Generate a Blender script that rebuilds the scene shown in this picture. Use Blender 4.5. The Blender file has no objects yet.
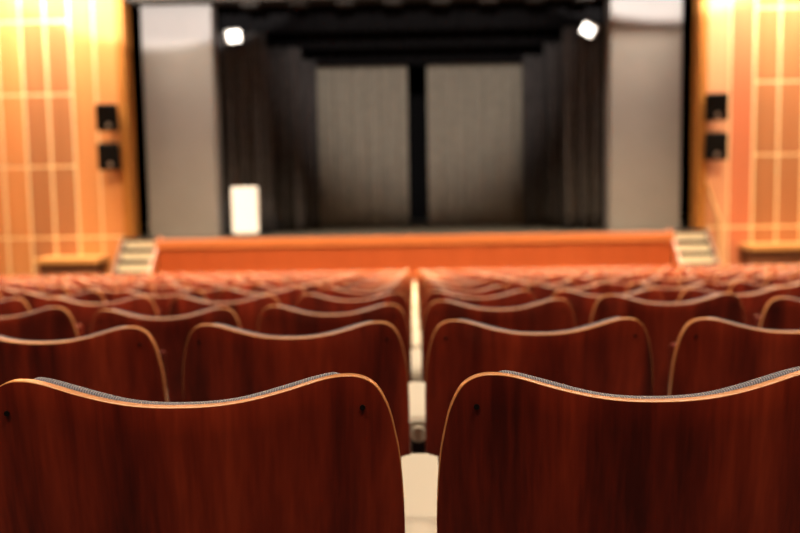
import bpy, bmesh, math, random
from mathutils import Vector, Matrix, Euler

random.seed(7)
S = bpy.context.scene
C = S.collection
PI = math.pi
SLOPE = 0.091          # rake of the hall floor: metres down per metre towards the stage
ROW, PITCH = 0.9, 0.52
NROWS = 16


def floor_z(y):
    return -SLOPE * (y - 1.0) if y < 15.6 else -SLOPE * 14.6


# ------------------------------------------------------------------ materials
def new_mat(name):
    m = bpy.data.materials.new(name)
    m.use_nodes = True
    nt = m.node_tree
    return m, nt, nt.nodes['Principled BSDF']


def plain(name, col, rough=0.5, metal=0.0, emit=None, estr=0.0, bump=0.0, bscale=60.0, var=0.0, spec=None):
    m, nt, b = new_mat(name)
    b.inputs['Base Color'].default_value = (*col, 1)
    b.inputs['Roughness'].default_value = rough
    b.inputs['Metallic'].default_value = metal
    if spec is not None:
        b.inputs['Specular IOR Level'].default_value = spec
    if emit:
        b.inputs['Emission Color'].default_value = (*emit, 1)
        b.inputs['Emission Strength'].default_value = estr
    if bump or var:
        tc = nt.nodes.new('ShaderNodeTexCoord')
        n = nt.nodes.new('ShaderNodeTexNoise')
        n.inputs['Scale'].default_value = bscale
        n.inputs['Detail'].default_value = 3
        nt.links.new(tc.outputs['Object'], n.inputs['Vector'])
        if bump:
            bp = nt.nodes.new('ShaderNodeBump')
            bp.inputs['Strength'].default_value = bump
            bp.inputs['Distance'].default_value = 0.002
            nt.links.new(n.outputs['Fac'], bp.inputs['Height'])
            nt.links.new(bp.outputs['Normal'], b.inputs['Normal'])
        if var:
            r = nt.nodes.new('ShaderNodeValToRGB')
            r.color_ramp.elements[0].color = (*[c * (1 - var) for c in col], 1)
            r.color_ramp.elements[1].color = (*[min(1, c * (1 + var)) for c in col], 1)
            r.color_ramp.elements[0].position = .3
            r.color_ramp.elements[1].position = .7
            nt.links.new(n.outputs['Fac'], r.inputs['Fac'])
            nt.links.new(r.outputs['Color'], b.inputs['Base Color'])
    return m


def wood(name, stops, scale=(26, 26, .55), rough=.35, coat=.0, rnd=True, detail=3.0, spec=.5):
    """vertical grain: broad streaks plus fine fibres, shifted per object"""
    m, nt, b = new_mat(name)
    N, L = nt.nodes, nt.links
    tc = N.new('ShaderNodeTexCoord')
    mp = N.new('ShaderNodeMapping')
    mp.inputs['Scale'].default_value = scale
    L.new(tc.outputs['Object'], mp.inputs['Vector'])
    if rnd:
        oi = N.new('ShaderNodeObjectInfo')
        mu = N.new('ShaderNodeMath'); mu.operation = 'MULTIPLY'; mu.inputs[1].default_value = 91.7
        L.new(oi.outputs['Random'], mu.inputs[0])
        cx = N.new('ShaderNodeCombineXYZ')
        L.new(mu.outputs[0], cx.inputs['X']); L.new(mu.outputs[0], cx.inputs['Y'])
        L.new(cx.outputs[0], mp.inputs['Location'])
    n1 = N.new('ShaderNodeTexNoise'); n1.inputs['Scale'].default_value = 1.0
    n1.inputs['Detail'].default_value = detail; n1.inputs['Roughness'].default_value = .6
    L.new(mp.outputs[0], n1.inputs['Vector'])
    mp2 = N.new('ShaderNodeVectorMath'); mp2.operation = 'MULTIPLY'
    mp2.inputs[1].default_value = (9, 9, 3)
    L.new(mp.outputs[0], mp2.inputs[0])
    n2 = N.new('ShaderNodeTexNoise'); n2.inputs['Scale'].default_value = 1.0; n2.inputs['Detail'].default_value = 2
    L.new(mp2.outputs[0], n2.inputs['Vector'])
    mx = N.new('ShaderNodeMath'); mx.operation = 'MULTIPLY_ADD'; mx.inputs[1].default_value = .22
    L.new(n2.outputs['Fac'], mx.inputs[0])
    sc = N.new('ShaderNodeMath'); sc.operation = 'MULTIPLY'; sc.inputs[1].default_value = .78
    L.new(n1.outputs['Fac'], sc.inputs[0]); L.new(sc.outputs[0], mx.inputs[2])
    r = N.new('ShaderNodeValToRGB')
    el = r.color_ramp.elements
    el[0].position, el[0].color = stops[0][0], (*stops[0][1], 1)
    el[1].position, el[1].color = stops[-1][0], (*stops[-1][1], 1)
    for p, c in stops[1:-1]:
        e = el.new(p); e.color = (*c, 1)
    L.new(mx.outputs[0], r.inputs['Fac'])
    L.new(r.outputs['Color'], b.inputs['Base Color'])
    b.inputs['Roughness'].default_value = rough
    b.inputs['Specular IOR Level'].default_value = spec
    b.inputs['Coat Weight'].default_value = coat
    b.inputs['Coat Roughness'].default_value = .22
    return m


def ribbed(name, c0, c1, pitch):
    """fabric with fine ribs running front to back"""
    m, nt, b = new_mat(name)
    N, L = nt.nodes, nt.links
    tc = N.new('ShaderNodeTexCoord')
    sp = N.new('ShaderNodeSeparateXYZ'); L.new(tc.outputs['Object'], sp.inputs[0])
    mu = N.new('ShaderNodeMath'); mu.operation = 'MULTIPLY'; mu.inputs[1].default_value = 2 * PI / pitch
    L.new(sp.outputs['X'], mu.inputs[0])
    sn = N.new('ShaderNodeMath'); sn.operation = 'SINE'; L.new(mu.outputs[0], sn.inputs[0])
    r = N.new('ShaderNodeMapRange'); r.inputs['From Min'].default_value = -1; r.inputs['From Max'].default_value = 1
    L.new(sn.outputs[0], r.inputs['Value'])
    mix = N.new('ShaderNodeMix'); mix.data_type = 'RGBA'
    mix.inputs[6].default_value = (*c0, 1); mix.inputs[7].default_value = (*c1, 1)
    L.new(r.outputs['Result'], mix.inputs[0]); L.new(mix.outputs[2], b.inputs['Base Color'])
    bp = N.new('ShaderNodeBump'); bp.inputs['Distance'].default_value = .002; bp.inputs['Strength'].default_value = .8
    L.new(r.outputs['Result'], bp.inputs['Height']); L.new(bp.outputs[0], b.inputs['Normal'])
    b.inputs['Roughness'].default_value = .8
    b.inputs['Sheen Weight'].default_value = .3
    return m


M = {}
M['shell'] = wood('mahogany_ply', [(.33, (.055, .0045, .002)), (.45, (.12, .0095, .0035)), (.56, (.19, .017, .0055)), (.70, (.28, .030, .009))],
                  scale=(17, 17, .5), rough=.36, coat=.10, spec=.35)
M['edge'] = wood('ply_edge', [(.3, (.47, .175, .055)), (.7, (.61, .26, .09))], scale=(8, 8, 60), rough=.28, coat=.25)
M['pad'] = ribbed('ribbed_upholstery', (.085, .082, .10), (.26, .25, .30), .0028)
M['cream'] = plain('cream_laminate', (.52, .465, .38), .35, bump=.05, bscale=200)
M['bolt'] = plain('dark_bolt', (.012, .009, .008), .4, .6)
M['steel'] = plain('grey_steel', (.035, .02, .016), .5, .1, var=.1, bscale=20)
M['endcap'] = plain('grey_beige_cap', (.50, .42, .32), .5)
M['floor'] = plain('hall_lino', (.035, .014, .009), .55, var=.25, bscale=3)
M['back_lath'] = plain('pale_lath', (.88, .66, .36), .5)
M['orange'] = wood('orange_veneer', [(.3, (.54, .215, .07)), (.7, (.64, .275, .10))], scale=(9, 9, .4), rough=.3, rnd=False)
M['walnut'] = wood('brown_veneer', [(.3, (.36, .15, .06)), (.7, (.44, .19, .08))], scale=(9, 9, .4), rough=.3, rnd=False)
M['red'] = wood('red_veneer', [(.3, (.50, .15, .07)), (.7, (.58, .19, .09))], scale=(9, 9, .4), rough=.3, rnd=False)
M['peach'] = wood('peach_veneer', [(.3, (.58, .26, .13)), (.7, (.66, .32, .17))], scale=(9, 9, .4), rough=.3, rnd=False)
M['trimwood'] = wood('trim_wood', [(.3, (.34, .13, .025)), (.7, (.46, .19, .04))], scale=(12, 12, .5), rough=.35, rnd=False)
M['fascia'] = wood('stage_front_wood', [(.3, (.33, .062, .015)), (.7, (.40, .08, .022))], scale=(5, 5, .6), rough=.35, rnd=False)
M['rim'] = wood('stage_rim_wood', [(.3, (.50, .145, .042)), (.7, (.58, .175, .055))], scale=(.8, 8, 8), rough=.35, rnd=False)
M['stagefloor'] = plain('stage_boards', (.055, .05, .042), .6, var=.2, bscale=4)
M['greywall'] = plain('grey_portal_paint', (.20, .186, .182), .55, var=.04, bscale=2)
M['black'] = plain('black_void_paint', (.004, .0036, .004), .95, spec=.05)
M['velvet'] = plain('black_velvet', (.043, .038, .038), .95, var=.25, bscale=6, spec=.1)
M['greydrape'] = plain('grey_drape', (.165, .145, .118), .95, var=.1, bscale=5, spec=.1)
M['header'] = plain('dark_header', (.012, .008, .0055), .8, var=.2, bscale=4)
M['plaster'] = plain('ceiling_plaster', (.55, .45, .33), .8)
M['hallwall'] = wood('side_wall_veneer', [(.3, (.32, .12, .035)), (.7, (.42, .17, .055))], scale=(5, 5, .4), rough=.45, rnd=False)
M['rearwall'] = plain('rear_wall_paint', (.09, .04, .025), .8)
M['spk'] = plain('speaker_black', (.008, .007, .007), .6, bump=.2, bscale=200, spec=.2)
M['spkcloth'] = plain('speaker_grille_cloth', (.008, .007, .007), .85, bump=.4, bscale=400, spec=.1)
M['silver'] = plain('silver_badge', (.55, .52, .48), .3, .7)
M['white'] = plain('white_board', (.88, .87, .85), .45)
M['lampwhite'] = plain('white_enamel', (.8, .78, .74), .4)
M['lens'] = plain('lit_lens', (1, 1, 1), .4, emit=(1, .93, .82), estr=5)
M['tread'] = plain('tan_stair_board', (.82, .73, .56), .6, var=.08, bscale=9)
M['nosing'] = plain('dark_nosing', (.02, .016, .014), .6)
M['ledge_top_lit'] = wood('ledge_top_lit_wood', [(.3, (.55, .26, .08)), (.7, (.65, .32, .11))], scale=(1, 9, 9), rough=.4, rnd=False)  # light falling on the ledge top is put into this paler colour
M['ledge_body'] = wood('ledge_body_shaded_wood', [(.3, (.10, .035, .015)), (.7, (.15, .05, .02))], scale=(6, 6, .5), rough=.5, rnd=False)  # shade under the ledge top is put into this darker colour
M['cable'] = plain('pale_cable', (.75, .52, .26), .5)


# ------------------------------------------------------------------ helpers
def link(o, parent=None):
    C.objects.link(o)
    if parent:
        o.parent = parent
    return o


def obj(name, bm, mats, parent=None, smooth=False, loc=None):
    me = bpy.data.meshes.new(name)
    bmesh.ops.recalc_face_normals(bm, faces=bm.faces)
    bm.to_mesh(me); bm.free()
    for m in (mats if isinstance(mats, (list, tuple)) else [mats]):
        me.materials.append(M[m])
    if smooth:
        me.polygons.foreach_set('use_smooth', [True] * len(me.polygons))
    o = bpy.data.objects.new(name, me)
    if loc:
        o.location = loc
    return link(o, parent)


def tag(o, label, cat, group=None):
    o['label'] = label; o['category'] = cat
    if group:
        o['group'] = group
    return o


def thing(name, label, cat, loc=(0, 0, 0), rot=(0, 0, 0), group=None):
    o = bpy.data.objects.new(name, None)
    o.location = loc; o.rotation_euler = rot; o.empty_display_size = .1
    link(o)
    return tag(o, label, cat, group)


def struct(name, bm, mats, smooth=False, label=None):
    o = obj(name, bm, mats, None, smooth)
    o['kind'] = 'structure'
    o['label'] = label or name.replace('_', ' ')
    return o


def box(bm, lo, hi, mi=0, bev=0.0, seg=2):
    r = bmesh.ops.create_cube(bm, size=1)
    vs = r['verts']
    for v in vs:
        v.co = Vector([lo[i] + (v.co[i] + .5) * (hi[i] - lo[i]) for i in range(3)])
    fs = list({f for v in vs for f in v.link_faces})
    for f in fs:
        f.material_index = mi
    if bev:
        es = list({e for f in fs for e in f.edges})
        rr = bmesh.ops.bevel(bm, geom=es, offset=bev, segments=seg, affect='EDGES', profile=.5)
        for f in rr['faces']:
            f.material_index = mi
    return bm


def cyl(bm, p0, p1, r, n=16, r2=None, mi=0):
    p0, p1 = Vector(p0), Vector(p1)
    d = p1 - p0
    q = d.to_track_quat('Z', 'Y').to_matrix().to_4x4()
    mat = Matrix.Translation((p0 + p1) / 2) @ q
    res = bmesh.ops.create_cone(bm, cap_ends=True, segments=n, radius1=r, radius2=r if r2 is None else r2, depth=d.length, matrix=mat)
    for f in {f for v in res['verts'] for f in v.link_faces}:
        f.material_index = mi
    return bm


def tube(bm, pts, r, n=8):
    pts = [Vector(p) for p in pts]
    rings = []
    for i, p in enumerate(pts):
        t = (pts[min(i + 1, len(pts) - 1)] - pts[max(i - 1, 0)]).normalized()
        a = t.orthogonal().normalized(); b = t.cross(a)
        if rings:
            a = (pa - t * pa.dot(t)).normalized(); b = t.cross(a)
        pa = a
        rings.append([bm.verts.new(p + r * (math.cos(2 * PI * k / n) * a + math.sin(2 * PI * k / n) * b)) for k in range(n)])
    for A, B in zip(rings, rings[1:]):
        for k in range(n):
            bm.faces.new((A[k], A[(k + 1) % n], B[(k + 1) % n], B[k]))
    bm.faces.new(rings[0]); bm.faces.new(rings[-1][::-1])
    return bm


def interp(tab, x):
    for (x0, y0), (x1, y1) in zip(tab, tab[1:]):
        if x <= x1:
            return y0 + (y1 - y0) * (x - x0) / (x1 - x0)
    return tab[-1][1]


# ------------------------------------------------------------------ theatre seat
HW = .2425              # half width of a backrest
ZP = .857               # height of its two peaks
# height below the peak along the half width (seen from behind)
PROF = [(0, .0285), (.03, .0278), (.06, .0250), (.09, .0195), (.12, .0120), (.14, .0062), (.155, .0024), (.168, .0004), (.178, .0),
        (.188, .0006), (.198, .0034), (.207, .0084), (.2145, .0158), (.2215, .028), (.2285, .0465), (.2340, .072), (.2375, .092),
        (.2400, .118), (.2418, .150), (.2425, .180)]
ZB = .40
BOT = [(0, 0), (.17, 0), (.20, .008), (.22, .022), (.233, .045), (.2425, .09)]
TILT = math.tan(math.radians(9))
BOW = .034


def smooth_prof(n=4):
    # Catmull-Rom through PROF
    P = [(-PROF[1][0], PROF[1][1])] + PROF + [(.2425, .21)]
    out = []
    for i in range(1, len(P) - 2):
        p0, p1, p2, p3 = P[i - 1:i + 3]
        for k in range(n):
            t = k / n
            f = lambda a: .5 * (2 * p1[a] + (p2[a] - p0[a]) * t + (2 * p0[a] - 5 * p1[a] + 4 * p2[a] - p3[a]) * t * t + (3 * p1[a] - p0[a] - 3 * p2[a] + p3[a]) * t ** 3)
            out.append((f(0), f(1)))
    out.append(PROF[-1])
    return out


def back_y(x, z):
    h = max(0., ZP - z)
    lum = .022 * math.sin(min(1, h / .45) * PI)          # gentle lumbar curve
    return -BOW * (1 - (x / HW) ** 2) + h * TILT - lum * .5


def slab(prof, zt_off, zb_tab, zb, y0, y1, rows, front_bulge=0., edge_mat=1, bev=.0012, seg=2):
    """a bent panel following the backrest curve between the offsets y0 (rear) and y1 (front)"""
    bm = bmesh.new()
    xs = [(-x, h) for x, h in reversed(prof[1:])] + list(prof)
    grid = {}
    nx = len(xs)
    for side, yo in ((0, y0), (1, y1)):
        for i, (x, h) in enumerate(xs):
            top = ZP - h + zt_off
            bot = zb + interp(zb_tab, abs(x))
            if bot > top - .02:
                bot = top - .02
            for j in range(rows + 1):
                t = j / rows
                z = bot + (top - bot) * t
                yy = back_y(x, z) + yo
                if side and front_bulge:
                    yy += front_bulge * min(1, (1 - abs(x) / (HW - .01)) * 7) ** .5 * min(1, (1 - t) * 9, t * 9 + .05) ** .5 if abs(x) < HW - .01 else 0
                grid[side, i, j] = bm.verts.new((x, yy, z))
    rim = []
    for i in range(nx - 1):
        for j in range(rows):
            bm.faces.new((grid[0, i, j], grid[0, i + 1, j], grid[0, i + 1, j + 1], grid[0, i, j + 1]))
            bm.faces.new((grid[1, i, j], grid[1, i, j + 1], grid[1, i + 1, j + 1], grid[1, i + 1, j]))
    loop = [(i, rows) for i in range(nx)] + [(nx - 1, j) for j in range(rows - 1, -1, -1)] + [(i, 0) for i in range(nx - 2, -1, -1)] + [(0, j) for j in range(1, rows)]
    for k in range(len(loop)):
        a, b = loop[k], loop[(k + 1) % len(loop)]
        f = bm.faces.new((grid[0, a[0], a[1]], grid[0, b[0], b[1]], grid[1, b[0], b[1]], grid[1, a[0], a[1]]))
        f.material_index = edge_mat
        rim.append(f)
    bmesh.ops.recalc_face_normals(bm, faces=bm.faces)
    if bev:
        rs = set(rim)
        es = [e for e in bm.edges if sum(f in rs for f in e.link_faces) == 1]
        r = bmesh.ops.bevel(bm, geom=es, offset=bev, segments=seg, affect='EDGES', profile=.5, material=edge_mat)
    for f in bm.faces:
        f.smooth = True
    return bm


THICK = .0138
P_FINE = smooth_prof(3)
P_COARSE = PROF


def pad_prof(p):
    out = []
    for x, h in p:
        if x > .226:
            continue
        lift = .0004 + .0022 * math.exp(-((x - .115) / .045) ** 2)      # pad crown stands a little proud on the two slopes
        drop = max(0, (x - .166)) * .45
        out.append((x, h - lift + drop))
    return out


def make_seat(fine):
    t = bpy.data.objects.new('theatre_seat', None)
    t.empty_display_size = .1
    link(t)
    P = P_FINE if fine else P_COARSE
    o = obj('backrest', slab(P, 0, BOT, ZB, 0, THICK, 12 if fine else 5), ['shell', 'edge'], t)
    # plywood bolts through the upper corners
    for s in (-1, 1):
        bm = bmesh.new()
        x, z = s * .1975, ZP - .0375
        y = back_y(x, z)
        cyl(bm, (x, y - .0022, z), (x, y + .004, z), .0031, 14 if fine else 8)
        obj('bolt', bm, 'bolt', t, smooth=False)
    pp = pad_prof(P)
    pd = slab(pp, -.0005, [(0, 0), (.19, 0), (.226, .03)], ZB + .03, THICK + .0004, THICK + .0165, 10 if fine else 4, edge_mat=0, bev=.005, seg=3)
    obj('backrest_pad', pd, 'pad', t)
    # tip-up seat, folded against the back
    bm = bmesh.new()
    box(bm, (-.215, .118, .425), (.215, .134, .78), 0, .006)
    st = obj('seat', bm, 'shell', t)
    st.rotation_euler = (0, 0, 0)
    bm = bmesh.new()
    box(bm, (-.205, .080, .44), (.205, .1175, .765), 0, .014, 3)
    obj('cushion', bm, 'pad', st)
    # support: a steel bracket under the shell and two legs
    bm = bmesh.new()
    box(bm, (-.225, .068, .385), (.225, .100, .425), 0, .004)
    obj('seat_bracket', bm, 'steel', t)
    for s in (-1, 1):
        bm = bmesh.new()
        cyl(bm, (s * .2, .084, .006), (s * .2, .084, .39), .016, 12)
        cyl(bm, (s * .2, .084, -.006), (s * .2, .084, .008), .04, 14)
        obj('leg', bm, 'steel', t)
    return t


def copy_tree(o, parent=None):
    c = o.copy()
    C.objects.link(c)
    if parent:
        c.parent = parent
    for ch in list(o.children):
        copy_tree(ch, c)
    return c


CAM = Vector((-.0045, 0, 1.072))
ORD = ['first', 'second', 'third', 'fourth', 'fifth', 'sixth', 'seventh', 'eighth', 'ninth', 'tenth', 'eleventh', 'twelfth',
       'thirteenth', 'fourteenth', 'fifteenth', 'sixteenth', 'seventeenth']
FPX = 913.0


def row_word(n):
    return 'nearest row' if n == 0 else '%s row from the camera' % ORD[n]


proto_f, proto_c = make_seat(True), make_seat(False)
used = {True: False, False: False}
seats = {}
# how much single seats of the third row sit low or high
SETTLE = {(2, -1, 0): -.006, (2, -1, 1): -.010, (2, 1, 0): .003, (2, 1, 1): .013, (1, -1, 1): -.004, (1, -1, 0): -.001}
for n in range(NROWS):
    Y = 1.0 + ROW * n
    for side in (-1, 1):
        for k in range(15):
            x = side * PITCH * (k + .5)
            px = 412.5 + FPX * (abs(x) - .25) / Y * side      # nearest edge, roughly, in the frame
            if px < -12 or px > 812:
                continue
            fine = n < 3
            proto = proto_f if fine else proto_c
            if not used[fine]:
                used[fine] = True; o = proto
            else:
                o = copy_tree(proto)
            jx = random.uniform(-.003, .003) if n else 0
            if n == 0 and side < 0 and k == 0:
                jx = -.0015          # this seat stands a touch askew
            o.location = (x + jx, Y, floor_z(Y) + SETTLE.get((n, side, k), random.uniform(-.004, .004) if n else 0))
            o.rotation_euler = (0, 0, random.uniform(-.012, .012) if n else (.017 if side < 0 and k == 0 else 0))
            w = 'left' if side < 0 else 'right'
            lab = 'red-brown wooden seat, %s, %s %s of the cream armrest line' % (row_word(n), ORD[k], w)
            tag(o, lab, 'seat', 'rows of wooden theatre seats')
            seats[n, side, k] = o

# ------------------------------------------------------------------ armrest stands between the seats
def make_arm():
    t = bpy.data.objects.new('armrest_stand', None)
    t.empty_display_size = .1
    link(t)
    bm = bmesh.new()
    w, r, y0, y1, z0, z1 = .030, .016, .082, .48, .590, .617
    pts = []
    for cx, cy, a0 in ((w - r, y1 - r, 0), (-w + r, y1 - r, PI / 2), (-w + r, y0 + r, PI), (w - r, y0 + r, 1.5 * PI)):
        for k in range(7):
            a = a0 + k / 6 * PI / 2
            pts.append((cx + r * math.cos(a), cy + r * math.sin(a)))
    lo = [bm.verts.new((x, y, z0)) for x, y in pts]; hi = [bm.verts.new((x, y, z1)) for x, y in pts]
    n = len(pts)
    bm.faces.new(lo[::-1]); top = bm.faces.new(hi)
    for k in range(n):
        bm.faces.new((lo[k], lo[(k + 1) % n], hi[(k + 1) % n], hi[k]))
    bmesh.ops.bevel(bm, geom=list(top.edges), offset=.007, segments=3, affect='EDGES', profile=.5)
    obj('armrest', bm, 'cream', t, smooth=False)
    bm = bmesh.new()
    cyl(bm, (0, .062, .592), (0, .0815, .592), .0168, 24)
    obj('end_cap', bm, 'endcap', t)
    bm = bmesh.new()
    box(bm, (-.0165, .13, .0), (.0165, .42, .592), 0, .003)
    obj('post', bm, 'steel', t)
    bm = bmesh.new()
    box(bm, (-.03, .13, -.012), (.03, .45, .012), 0, .003)
    obj('foot', bm, 'steel', t)
    return t


arm = make_arm()
first = True
for n in range(NROWS):
    Y = 1.0 + ROW * n
    js = range(-15, 16) if n < 3 else range(-1, 2)
    for j in js:
        x = j * PITCH
        if n < 3 and j and not ((n, 1 if j > 0 else -1, abs(j)) in seats and (n, 1 if j > 0 else -1, abs(j) - 1) in seats):
            continue
        if first:
            o = arm; first = False
        else:
            o = copy_tree(arm)
        o.location = (x, Y, floor_z(Y))
        w = 'left' if j < 0 else 'right'
        if j == 0:
            lab = 'cream armrest between the two middle seats, %s' % row_word(n)
        else:
            lab = 'cream armrest, %s, %s gap %s of the centre line' % (row_word(n), ORD[abs(j) - 1], w)
        tag(o, lab, 'armrest', 'cream armrests between the seats')

# ------------------------------------------------------------------ room shell
XS = 8.6                      # side walls
YW = 17.4                     # wall either side of the stage opening
ZC = 6.6
YB, YR = -3.0, 24.0
FZ = floor_z(16)
SZ = 0.0                      # stage level

bm = bmesh.new()
prof = [(YB, floor_z(YB)), (15.6, floor_z(15.59)), (YW + .3, FZ)]
for (ya, za), (yb, zb) in zip(prof, prof[1:]):
    v = [bm.verts.new(p) for p in ((-XS, ya, za), (XS, ya, za), (XS, yb, zb), (-XS, yb, zb), (-XS, ya, za - .2), (XS, ya, za - .2), (XS, yb, zb - .2), (-XS, yb, zb - .2))]
    for f in ((0, 1, 2, 3), (7, 6, 5, 4), (0, 4, 5, 1), (1, 5, 6, 2), (2, 6, 7, 3), (3, 7, 4, 0)):
        bm.faces.new([v[i] for i in f])
struct('floor', bm, 'floor')

bm = bmesh.new(); box(bm, (-XS, YB, ZC), (XS, YW + .3, ZC + .2)); struct('ceiling', bm, 'plaster')
bm = bmesh.new(); box(bm, (-XS - .2, YB, -2.2), (-XS, YW + .3, ZC + .2)); struct('wall_left', bm, 'hallwall')
bm = bmesh.new(); box(bm, (XS, YB, -2.2), (XS + .2, YW + .3, ZC + .2)); struct('wall_right', bm, 'hallwall')
bm = bmesh.new(); box(bm, (-XS - .2, YB - .2, -2.2), (XS + .2, YB, ZC + .2)); struct('wall_rear', bm, 'rearwall')

# panelled walls beside the stage: pale laths with veneer panels between them
KX = 17.4 / 17
for side, nm in ((-1, 'wall_stage_left'), (1, 'wall_stage_right')):
    bm = bmesh.new()
    xa, xb = 5.44, XS + .0
    lo, hi = (min(side * xa, side * xb), max(side * xa, side * xb))
    box(bm, (lo, YW, FZ - .1), (hi, YW + .3, ZC), 0)
    cols = [5.49 + .460 * i for i in range(8)]
    kinds = {-1: [1, 1, 2, 2, 1, 1, 1], 1: [4, 3, 2, 2, 2, 1, 1]}[side]
    rows = [-1.45, .05, 1.405, 2.76, 4.115, 5.47, 6.58]
    for i in range(7):
        a, b = cols[i] + (.010 if i == 0 else .021), cols[i + 1] - (.008 if i == 0 else .021)
        if b > XS:
            b = XS - .02
        if b - a < .05:
            continue
        rr = rows if i > 1 else [rows[0], rows[1], rows[-1]]
        for j in range(len(rr) - 1):
            box(bm, (min(side * a, side * b), YW - .004, rr[j] + .021), (max(side * a, side * b), YW + .01, rr[j + 1] - .021), kinds[i], .001, 1)
    struct(nm, bm, ['back_lath', 'orange', 'walnut', 'red', 'peach'], label='panelled veneer wall beside the stage, ' + ('left' if side < 0 else 'right'))

# wooden trim posts around the portal
for i, side in enumerate((-1, 1)):
    bm = bmesh.new()
    a, b = side * 5.34, side * 5.49
    box(bm, (min(a, b), YW - .16, FZ), (max(a, b), YW + .3, ZC), 0, .006)
    struct('trim_%d' % (i + 1), bm, 'trimwood', label='wooden trim post at the %s of the stage portal' % ('left' if side < 0 else 'right'))
# header across the top of the portal
bm = bmesh.new()
box(bm, (-5.34, YW - .05, 4.43), (5.34, YW + .55, ZC), 0)
for x in [-3.2 + .9 * i for i in range(8)]:
    box(bm, (x, YW + .10, 4.35), (x + .35, YW + .45, 4.45), 0, .02)
struct('trim_3', bm, 'header', label='dark header beam above the stage opening')

# grey portal panels
PY = YW + .30
for i, side in enumerate((-1, 1)):
    bm = bmesh.new()
    a, b = side * 3.79, side * 5.14
    box(bm, (min(a, b), PY, SZ), (max(a, b), PY + .5, 4.9), 0, .01)
    struct('wall_portal_%s' % ('left' if side < 0 else 'right'), bm, 'greywall',
           label='grey painted portal panel at the %s of the stage opening' % ('left' if side < 0 else 'right'))

# stage: floor, apron front and rim
bm = bmesh.new(); box(bm, (-4.82, 17.06, SZ - .15), (4.82, YW, SZ - .002)); box(bm, (-8.4, YW + .3, SZ - .15), (8.4, YR, SZ - .002)); box(bm, (-5.34, YW - .001, SZ - .15), (5.34, YW + .301, SZ - .002))
struct('floor_stage', bm, 'stagefloor', label='dark stage floor')
bm = bmesh.new(); box(bm, (-4.80, 17.03, FZ), (4.80, 17.15, SZ - .16)); box(bm, (-4.80, 17.15, FZ), (-4.70, YW, SZ - .16)); box(bm, (4.70, 17.15, FZ), (4.80, YW, SZ - .16)); box(bm, (-5.34, YW, FZ), (5.34, YW + .1, SZ - .16))
struct('wall_apron', bm, 'fascia', label='orange-brown wooden front of the stage')
bm = bmesh.new(); box(bm, (-4.84, 16.98, SZ - .165), (4.84, 17.10, SZ + .004), 0, .012, 3)
struct('trim_4', bm, 'rim', label='lighter wooden rim along the stage edge')

# black stage house
bm = bmesh.new(); box(bm, (-8.6, YR, -.2), (8.6, YR + .2, 7.2)); struct('wall_stage_rear', bm, 'black')
for side, nm in ((-1, 'wall_wing_left'), (1, 'wall_wing_right')):
    bm = bmesh.new(); a, b = side * 8.4, side * 8.6
    box(bm, (min(a, b), YW + .3, -.2), (max(a, b), YR, 7.2)); struct(nm, bm, 'black')
bm = bmesh.new(); box(bm, (-8.6, YW + .3, 7.0), (8.6, YR, 7.2)); struct('ceiling_stage', bm, 'black')


# ------------------------------------------------------------------ drapes
def drape(name, x0, x1, y, z0, z1, mat, label, cat, group, amp=.05, wl=.16, yaw=0., seed=0, thick=.012):
    rnd = random.Random(seed)
    w = x1 - x0
    n = max(12, int(w / wl * 10))
    bm = bmesh.new()
    ph = [rnd.uniform(0, 6.28) for _ in range(4)]
    m = 10
    grid = [[], []]
    for sgn in (0, 1):
        for i in range(n + 1):
            u = i / n
            col = []
            for j in range(m + 1):
                v = j / m                       # 0 at the hem
                a = amp * (1 - .35 * v)
                s = u * w / wl * 2 * PI
                yy = a * (math.sin(s + ph[0]) + .45 * math.sin(s * .47 + ph[1]) + .3 * math.sin(s * 1.63 + ph[2] + v))
                xx = -w / 2 + u * w + .012 * math.sin(s * .9 + ph[3])
                col.append(bm.verts.new((xx, yy + sgn * thick, (z1 - z0) * v)))
            grid[sgn].append(col)
    for sgn in (0, 1):
        g = grid[sgn]
        for i in range(n):
            for j in range(m):
                bm.faces.new((g[i][j], g[i + 1][j], g[i + 1][j + 1], g[i][j + 1]))
    A, B = grid
    for i in range(n):
        bm.faces.new((A[i][0], A[i + 1][0], B[i + 1][0], B[i][0])); bm.faces.new((A[i][m], A[i + 1][m], B[i + 1][m], B[i][m]))
    for j in range(m):
        bm.faces.new((A[0][j], A[0][j + 1], B[0][j + 1], B[0][j])); bm.faces.new((A[n][j], A[n][j + 1], B[n][j + 1], B[n][j]))
    t = thing(name, label, cat, ((x0 + x1) / 2, y, z0), (0, 0, yaw), group)
    obj('cloth', bm, mat, t, smooth=True)
    bm = bmesh.new()
    cyl(bm, (-w / 2 - .05, thick / 2, z1 - z0 + .02), (w / 2 + .05, thick / 2, z1 - z0 + .02), .03, 10)
    obj('batten', bm, 'black', t)
    return t


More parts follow.
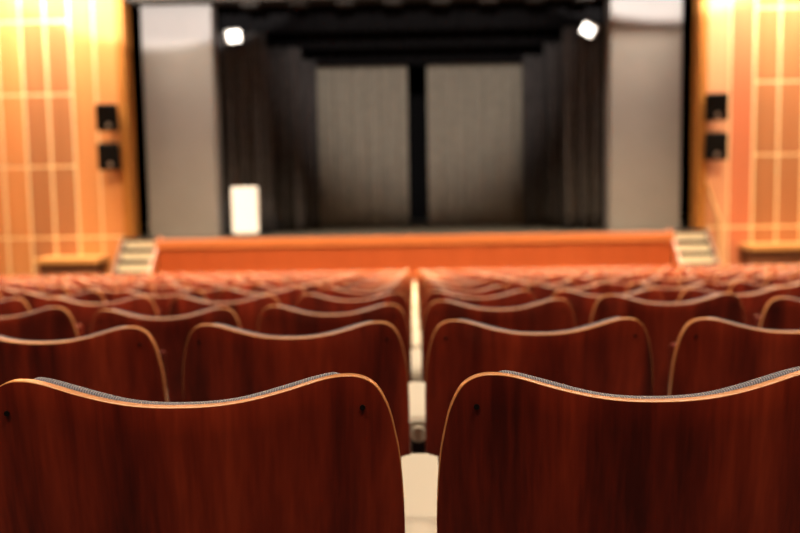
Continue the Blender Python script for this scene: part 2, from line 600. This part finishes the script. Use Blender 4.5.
drape('backdrop_curtain', -2.45, -.10, 20.6, SZ, 4.3, 'greydrape', 'grey pleated backdrop curtain, left half beside the black slit', 'curtain', 'grey backdrop curtains', amp=.028, wl=.21, seed=1)
drape('backdrop_curtain', .34, 2.75, 20.6, SZ, 4.3, 'greydrape', 'grey pleated backdrop curtain, right half beside the black slit', 'curtain', 'grey backdrop curtains', amp=.028, wl=.21, seed=2)
G = 'black wing drapes'
for side, w in ((-1, 'left'), (1, 'right')):
    # (inner edge left / right, outer edge, depth, top)
    for (xl, xr, xo, y, zt, lab) in ((2.86, 2.96, 3.95, 18.25, 3.98, 'nearest to the audience, beside the grey panel'), (2.26, 2.72, 3.6, 19.05, 3.80, 'between the front and rear ones'), (2.02, 2.38, 3.4, 19.85, 3.64, 'farthest back, beside the grey backdrop')):
        xi = xl if side < 0 else xr
        a, b = sorted((side * xi, side * xo))
        drape('wing_drape', a, b, y, SZ, zt, 'velvet', 'black velvet wing drape on the %s, %s' % (w, lab), 'drape', G, amp=.075, wl=.27, yaw=-side * .12, seed=int(y * 10) + side)
# overhead borders
for y, zb, lab in ((18.6, 4.02, 'first behind the header'), (19.5, 3.80, 'middle of three'), (20.35, 3.55, 'hiding the top of the grey backdrop')):
    drape('border_drape', -4.6, 4.6, y, zb, zb + 1.4, 'black', 'black overhead border drape across the stage, ' + lab, 'drape', 'black border drapes', amp=.03, wl=.3, seed=int(y * 7))

# ------------------------------------------------------------------ floodlights in the portal
for side, w, roll in ((-1, 'left', .15), (1, 'right', .55)):
    t = thing('floodlight', 'lit white floodlight high at the %s edge of the stage opening' % w, 'floodlight', (side * 3.42, 17.95, 3.86), (0, 0, 0), 'floodlights at the portal')
    bm = bmesh.new()
    box(bm, (-.14, -.05, -.12), (.14, .14, .12), 0, .02)
    h = obj('housing', bm, 'lampwhite', t); h.rotation_euler = (.25, side * roll, side * -.35)
    bm = bmesh.new(); box(bm, (-.12, -.058, -.10), (.12, -.048, .10), 0, .004)
    obj('lens', bm, 'lens', h)
    bm = bmesh.new(); cyl(bm, (side * .0, .05, 0), (side * .24, .05, .06), .02, 10)
    obj('arm', bm, 'steel', t)

# ------------------------------------------------------------------ white board on stage
t = thing('display_board', 'white upright board on a low dark foot at the left of the stage', 'board', (-3.245, 17.6, SZ))
bm = bmesh.new(); box(bm, (-.255, -.02, .06), (.255, .03, .955), 0, .02, 3); obj('panel', bm, 'white', t)
for s in (-1, 1):
    bm = bmesh.new(); box(bm, (s * .2 - .03, -.16, 0), (s * .2 + .03, .16, .035), 0, .006); box(bm, (s * .2 - .02, -.015, .03), (s * .2 + .02, .025, .09)); obj('foot', bm, 'bolt', t)

# ------------------------------------------------------------------ loudspeakers on the panelled walls
for side, w in ((-1, 'left'), (1, 'right')):
    for z, u in ((2.32, 'upper'), (1.60, 'lower')):
        t = thing('loudspeaker', '%s black loudspeaker on the panelled wall at the %s of the stage' % (u, w), 'loudspeaker', (side * (5.70 if side < 0 else 5.65), YW - .012, z), (0, 0, 0), 'wall loudspeakers')
        bm = bmesh.new()
        fw, bw, hh, d = .205, .14, .245, .30
        vs = []
        for (x, y, zz) in ((-fw, -d, -hh), (fw, -d, -hh), (fw, -d, hh), (-fw, -d, hh), (-bw, 0, -hh), (bw, 0, -hh), (bw, 0, hh), (-bw, 0, hh)):
            vs.append(bm.verts.new((x, y, zz)))
        for f in ((0, 1, 2, 3), (7, 6, 5, 4), (0, 4, 5, 1), (1, 5, 6, 2), (2, 6, 7, 3), (3, 7, 4, 0)):
            bm.faces.new([vs[i] for i in f])
        bmesh.ops.bevel(bm, geom=list(bm.edges), offset=.012, segments=2, affect='EDGES')
        cab = obj('cabinet', bm, 'spk', t); cab.location = (0, -.10, 0); cab.rotation_euler = (.14, 0, -side * .22)
        bm = bmesh.new(); box(bm, (-.185, -d - .012, -.225), (.185, -d + .004, .225), 0, .006); obj('grille', bm, 'spkcloth', cab)
        bm = bmesh.new(); cyl(bm, (.02, -d - .022, -.135), (.02, -d - .010, -.135), .042, 20); obj('badge', bm, 'silver', cab)
        bm = bmesh.new(); box(bm, (-.05, -.15, -.04), (.05, .0, .04), 0, .004); box(bm, (-.08, -.012, -.1), (.08, .016, .1)); obj('bracket', bm, 'spk', t)

# ------------------------------------------------------------------ stairs up to the stage
for side, w in ((-1, 'left'), (1, 'right')):
    t = thing('stage_stairs', 'tan stepped stairs with dark nosings up to the stage at its %s end' % w, 'stairs', (side * 5.16, 17.38, FZ), (0, 0, 0), 'stage stairs')
    ns = 7
    rise = (SZ + .03 - FZ) / ns
    go = .215
    for k in range(ns):
        zt = (ns - k) * rise
        y1 = -go * k
        bm = bmesh.new()
        box(bm, (-.32, y1 - go, zt - rise), (.32, y1, zt - .05), 0)
        s = obj('step', bm, 'tread', t)
        bm = bmesh.new()
        box(bm, (-.325, y1 - go - .03, zt - .05), (.325, y1, zt), 0, .004, 1)
        obj('nosing', bm, 'nosing', s)
    for s in (-1, 1):
        bm = bmesh.new()
        xa, xb = sorted((s * .322, s * .352))
        L = go * ns
        pts = [(0, ns * rise + .02), (-go * .9, ns * rise + .02), (-L - .06, rise * .9), (-L - .06, 0), (0, 0)]
        A = [bm.verts.new((xa, y, z)) for y, z in pts]; B = [bm.verts.new((xb, y, z)) for y, z in pts]
        bm.faces.new(A); bm.faces.new(B[::-1])
        for k in range(len(pts)):
            bm.faces.new((A[k], A[(k + 1) % len(pts)], B[(k + 1) % len(pts)], B[k]))
        obj('stringer', bm, 'rim' if s != side else 'ledge_body', t)

# ------------------------------------------------------------------ low wooden ledges beside the stairs
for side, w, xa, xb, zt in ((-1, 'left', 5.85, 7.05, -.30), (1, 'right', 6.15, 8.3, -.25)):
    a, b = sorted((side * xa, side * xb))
    t = thing('console_ledge', 'low wooden ledge with a lit top against the panelled wall, %s of stage' % w, 'ledge', ((a + b) / 2, 17.05, FZ), (0, 0, 0), 'ledges beside the stairs')
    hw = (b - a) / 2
    bm = bmesh.new(); box(bm, (-hw, -.30, zt - FZ - .10), (hw, .33, zt - FZ), 0, .01); obj('top', bm, 'ledge_top_lit', t)
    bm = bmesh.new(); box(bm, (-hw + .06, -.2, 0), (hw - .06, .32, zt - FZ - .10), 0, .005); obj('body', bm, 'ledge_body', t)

# ------------------------------------------------------------------ pale cable on the right wall
bm = bmesh.new()
pts = []
ctrl = [(5.50, 1.0), (5.56, .80), (5.66, .52), (5.76, .25), (5.80, 0.0), (5.80, -.4), (5.80, -.9), (5.80, FZ + .03)]
for (x, z) in ctrl:
    pts.append((x, YW - .05, z))
fine = []
for i in range(len(pts) - 1):
    p0 = Vector(pts[max(i - 1, 0)]); p1 = Vector(pts[i]); p2 = Vector(pts[i + 1]); p3 = Vector(pts[min(i + 2, len(pts) - 1)])
    for k in range(6):
        u = k / 6
        fine.append(.5 * (2 * p1 + (p2 - p0) * u + (2 * p0 - 5 * p1 + 4 * p2 - p3) * u * u + (3 * p1 - p0 - 3 * p2 + p3) * u ** 3))
fine.append(Vector(pts[-1]))
tube(bm, fine, .03)
tag(obj('wall_cable', bm, 'cable', smooth=True), 'pale curved cable hanging down the right panelled wall below the loudspeakers', 'cable')


# ------------------------------------------------------------------ lights
def area(name, loc, target, size, size_y, power, col):
    l = bpy.data.lights.new(name, 'AREA'); l.shape = 'RECTANGLE'
    l.size = size; l.size_y = size_y; l.energy = power; l.color = col
    o = bpy.data.objects.new(name, l); o.location = loc
    o.rotation_euler = (Vector(target) - Vector(loc)).to_track_quat('-Z', 'Y').to_euler()
    C.objects.link(o)
    return o


def spot(name, loc, target, angle, blend, power, col, r=.08):
    l = bpy.data.lights.new(name, 'SPOT'); l.spot_size = angle; l.spot_blend = blend
    l.energy = power; l.color = col; l.shadow_soft_size = r
    o = bpy.data.objects.new(name, l); o.location = loc
    o.rotation_euler = (Vector(target) - Vector(loc)).to_track_quat('-Z', 'Y').to_euler()
    C.objects.link(o)
    return o


WARM = (1.0, .84, .64)
GOLD = (1.0, .74, .42)
WHITE = (1.0, .92, .83)
# hall ceiling lamps in rows, narrow downlights tipped towards the stage
for y, p in ((-1.0, 54), (2.5, 95), (5.5, 210), (8.5, 390), (11.0, 310)):
    for x in (-5.0, -1.7, 1.7, 5.0):
        l = area('ceiling_lamp', (x, y, ZC - .25), (x, y + (1.7 if y < 10 else 2.2), 0), 1.0, .5, p, WARM)
        if y > 5:
            l.data.color = GOLD
        l.data.spread = math.radians(80)
# washers over the panelled walls
for s in (-1, 1):
    area('wall_washer', (s * 6.7, 16.45, ZC - .3), (s * 6.7, YW + .2, 3.4), 3.0, .3, 1080, (1.0, .86, .66))
# front-of-house spots on the tops of the grey portal panels
for s, zc in ((-1, 3.33), (1, 3.66)):
    src = Vector((s * 3.0, 4.0, 4.9)); tgt = Vector((s * 4.8, PY, zc + 4.5))
    d = (tgt - src).length
    spot('portal_spot', src, tgt, 2 * math.atan(4.5 / d), .09, 20000 if s < 0 else 27000, WHITE)
# profile spot on the backdrop, soft at its lower edge
src = Vector((0, 3.0, 5.2)); tgt = Vector((.2, 20.6, 3.75))
spot('backdrop_spot', src, tgt, 2 * math.atan(3.9 / (tgt - src).length), .8, 12000, WHITE)
# unseen narrow spot, added to brighten the white board
src = Vector((-1.5, 5.0, 5.3)); tgt = Vector((-3.245, 17.6, .55))
spot('added_board_spot', src, tgt, 2 * math.atan(.62 / (tgt - src).length), .4, 3400, WHITE)

wd = bpy.data.worlds.new('World'); S.world = wd
wd.use_nodes = True
wd.node_tree.nodes['Background'].inputs[0].default_value = (.02, .015, .01, 1)

# ------------------------------------------------------------------ camera
cd = bpy.data.cameras.new('Camera')
cam = bpy.data.objects.new('Camera', cd); C.objects.link(cam)
cd.sensor_width = 36; cd.sensor_fit = 'HORIZONTAL'
cd.lens = FPX * 36 / 800
cam.location = CAM
R = Matrix.Rotation(.0153, 3, 'Z') @ Matrix.Rotation(PI / 2 - math.atan(88 / FPX), 3, 'X') @ Matrix.Rotation(-math.radians(.95), 3, 'Z')
cam.rotation_euler = R.to_euler()
cd.dof.use_dof = True
cd.dof.focus_distance = 1.0
cd.dof.aperture_fstop = 3.8
cd.clip_start = .05
S.camera = cam

vs = S.view_settings
vs.view_transform = 'Standard'; vs.look = 'None'; vs.gamma = 1; vs.use_curve_mapping = False
vs.exposure = 0.0
S.cycles.use_denoising = True
S.cycles.max_bounces = 6
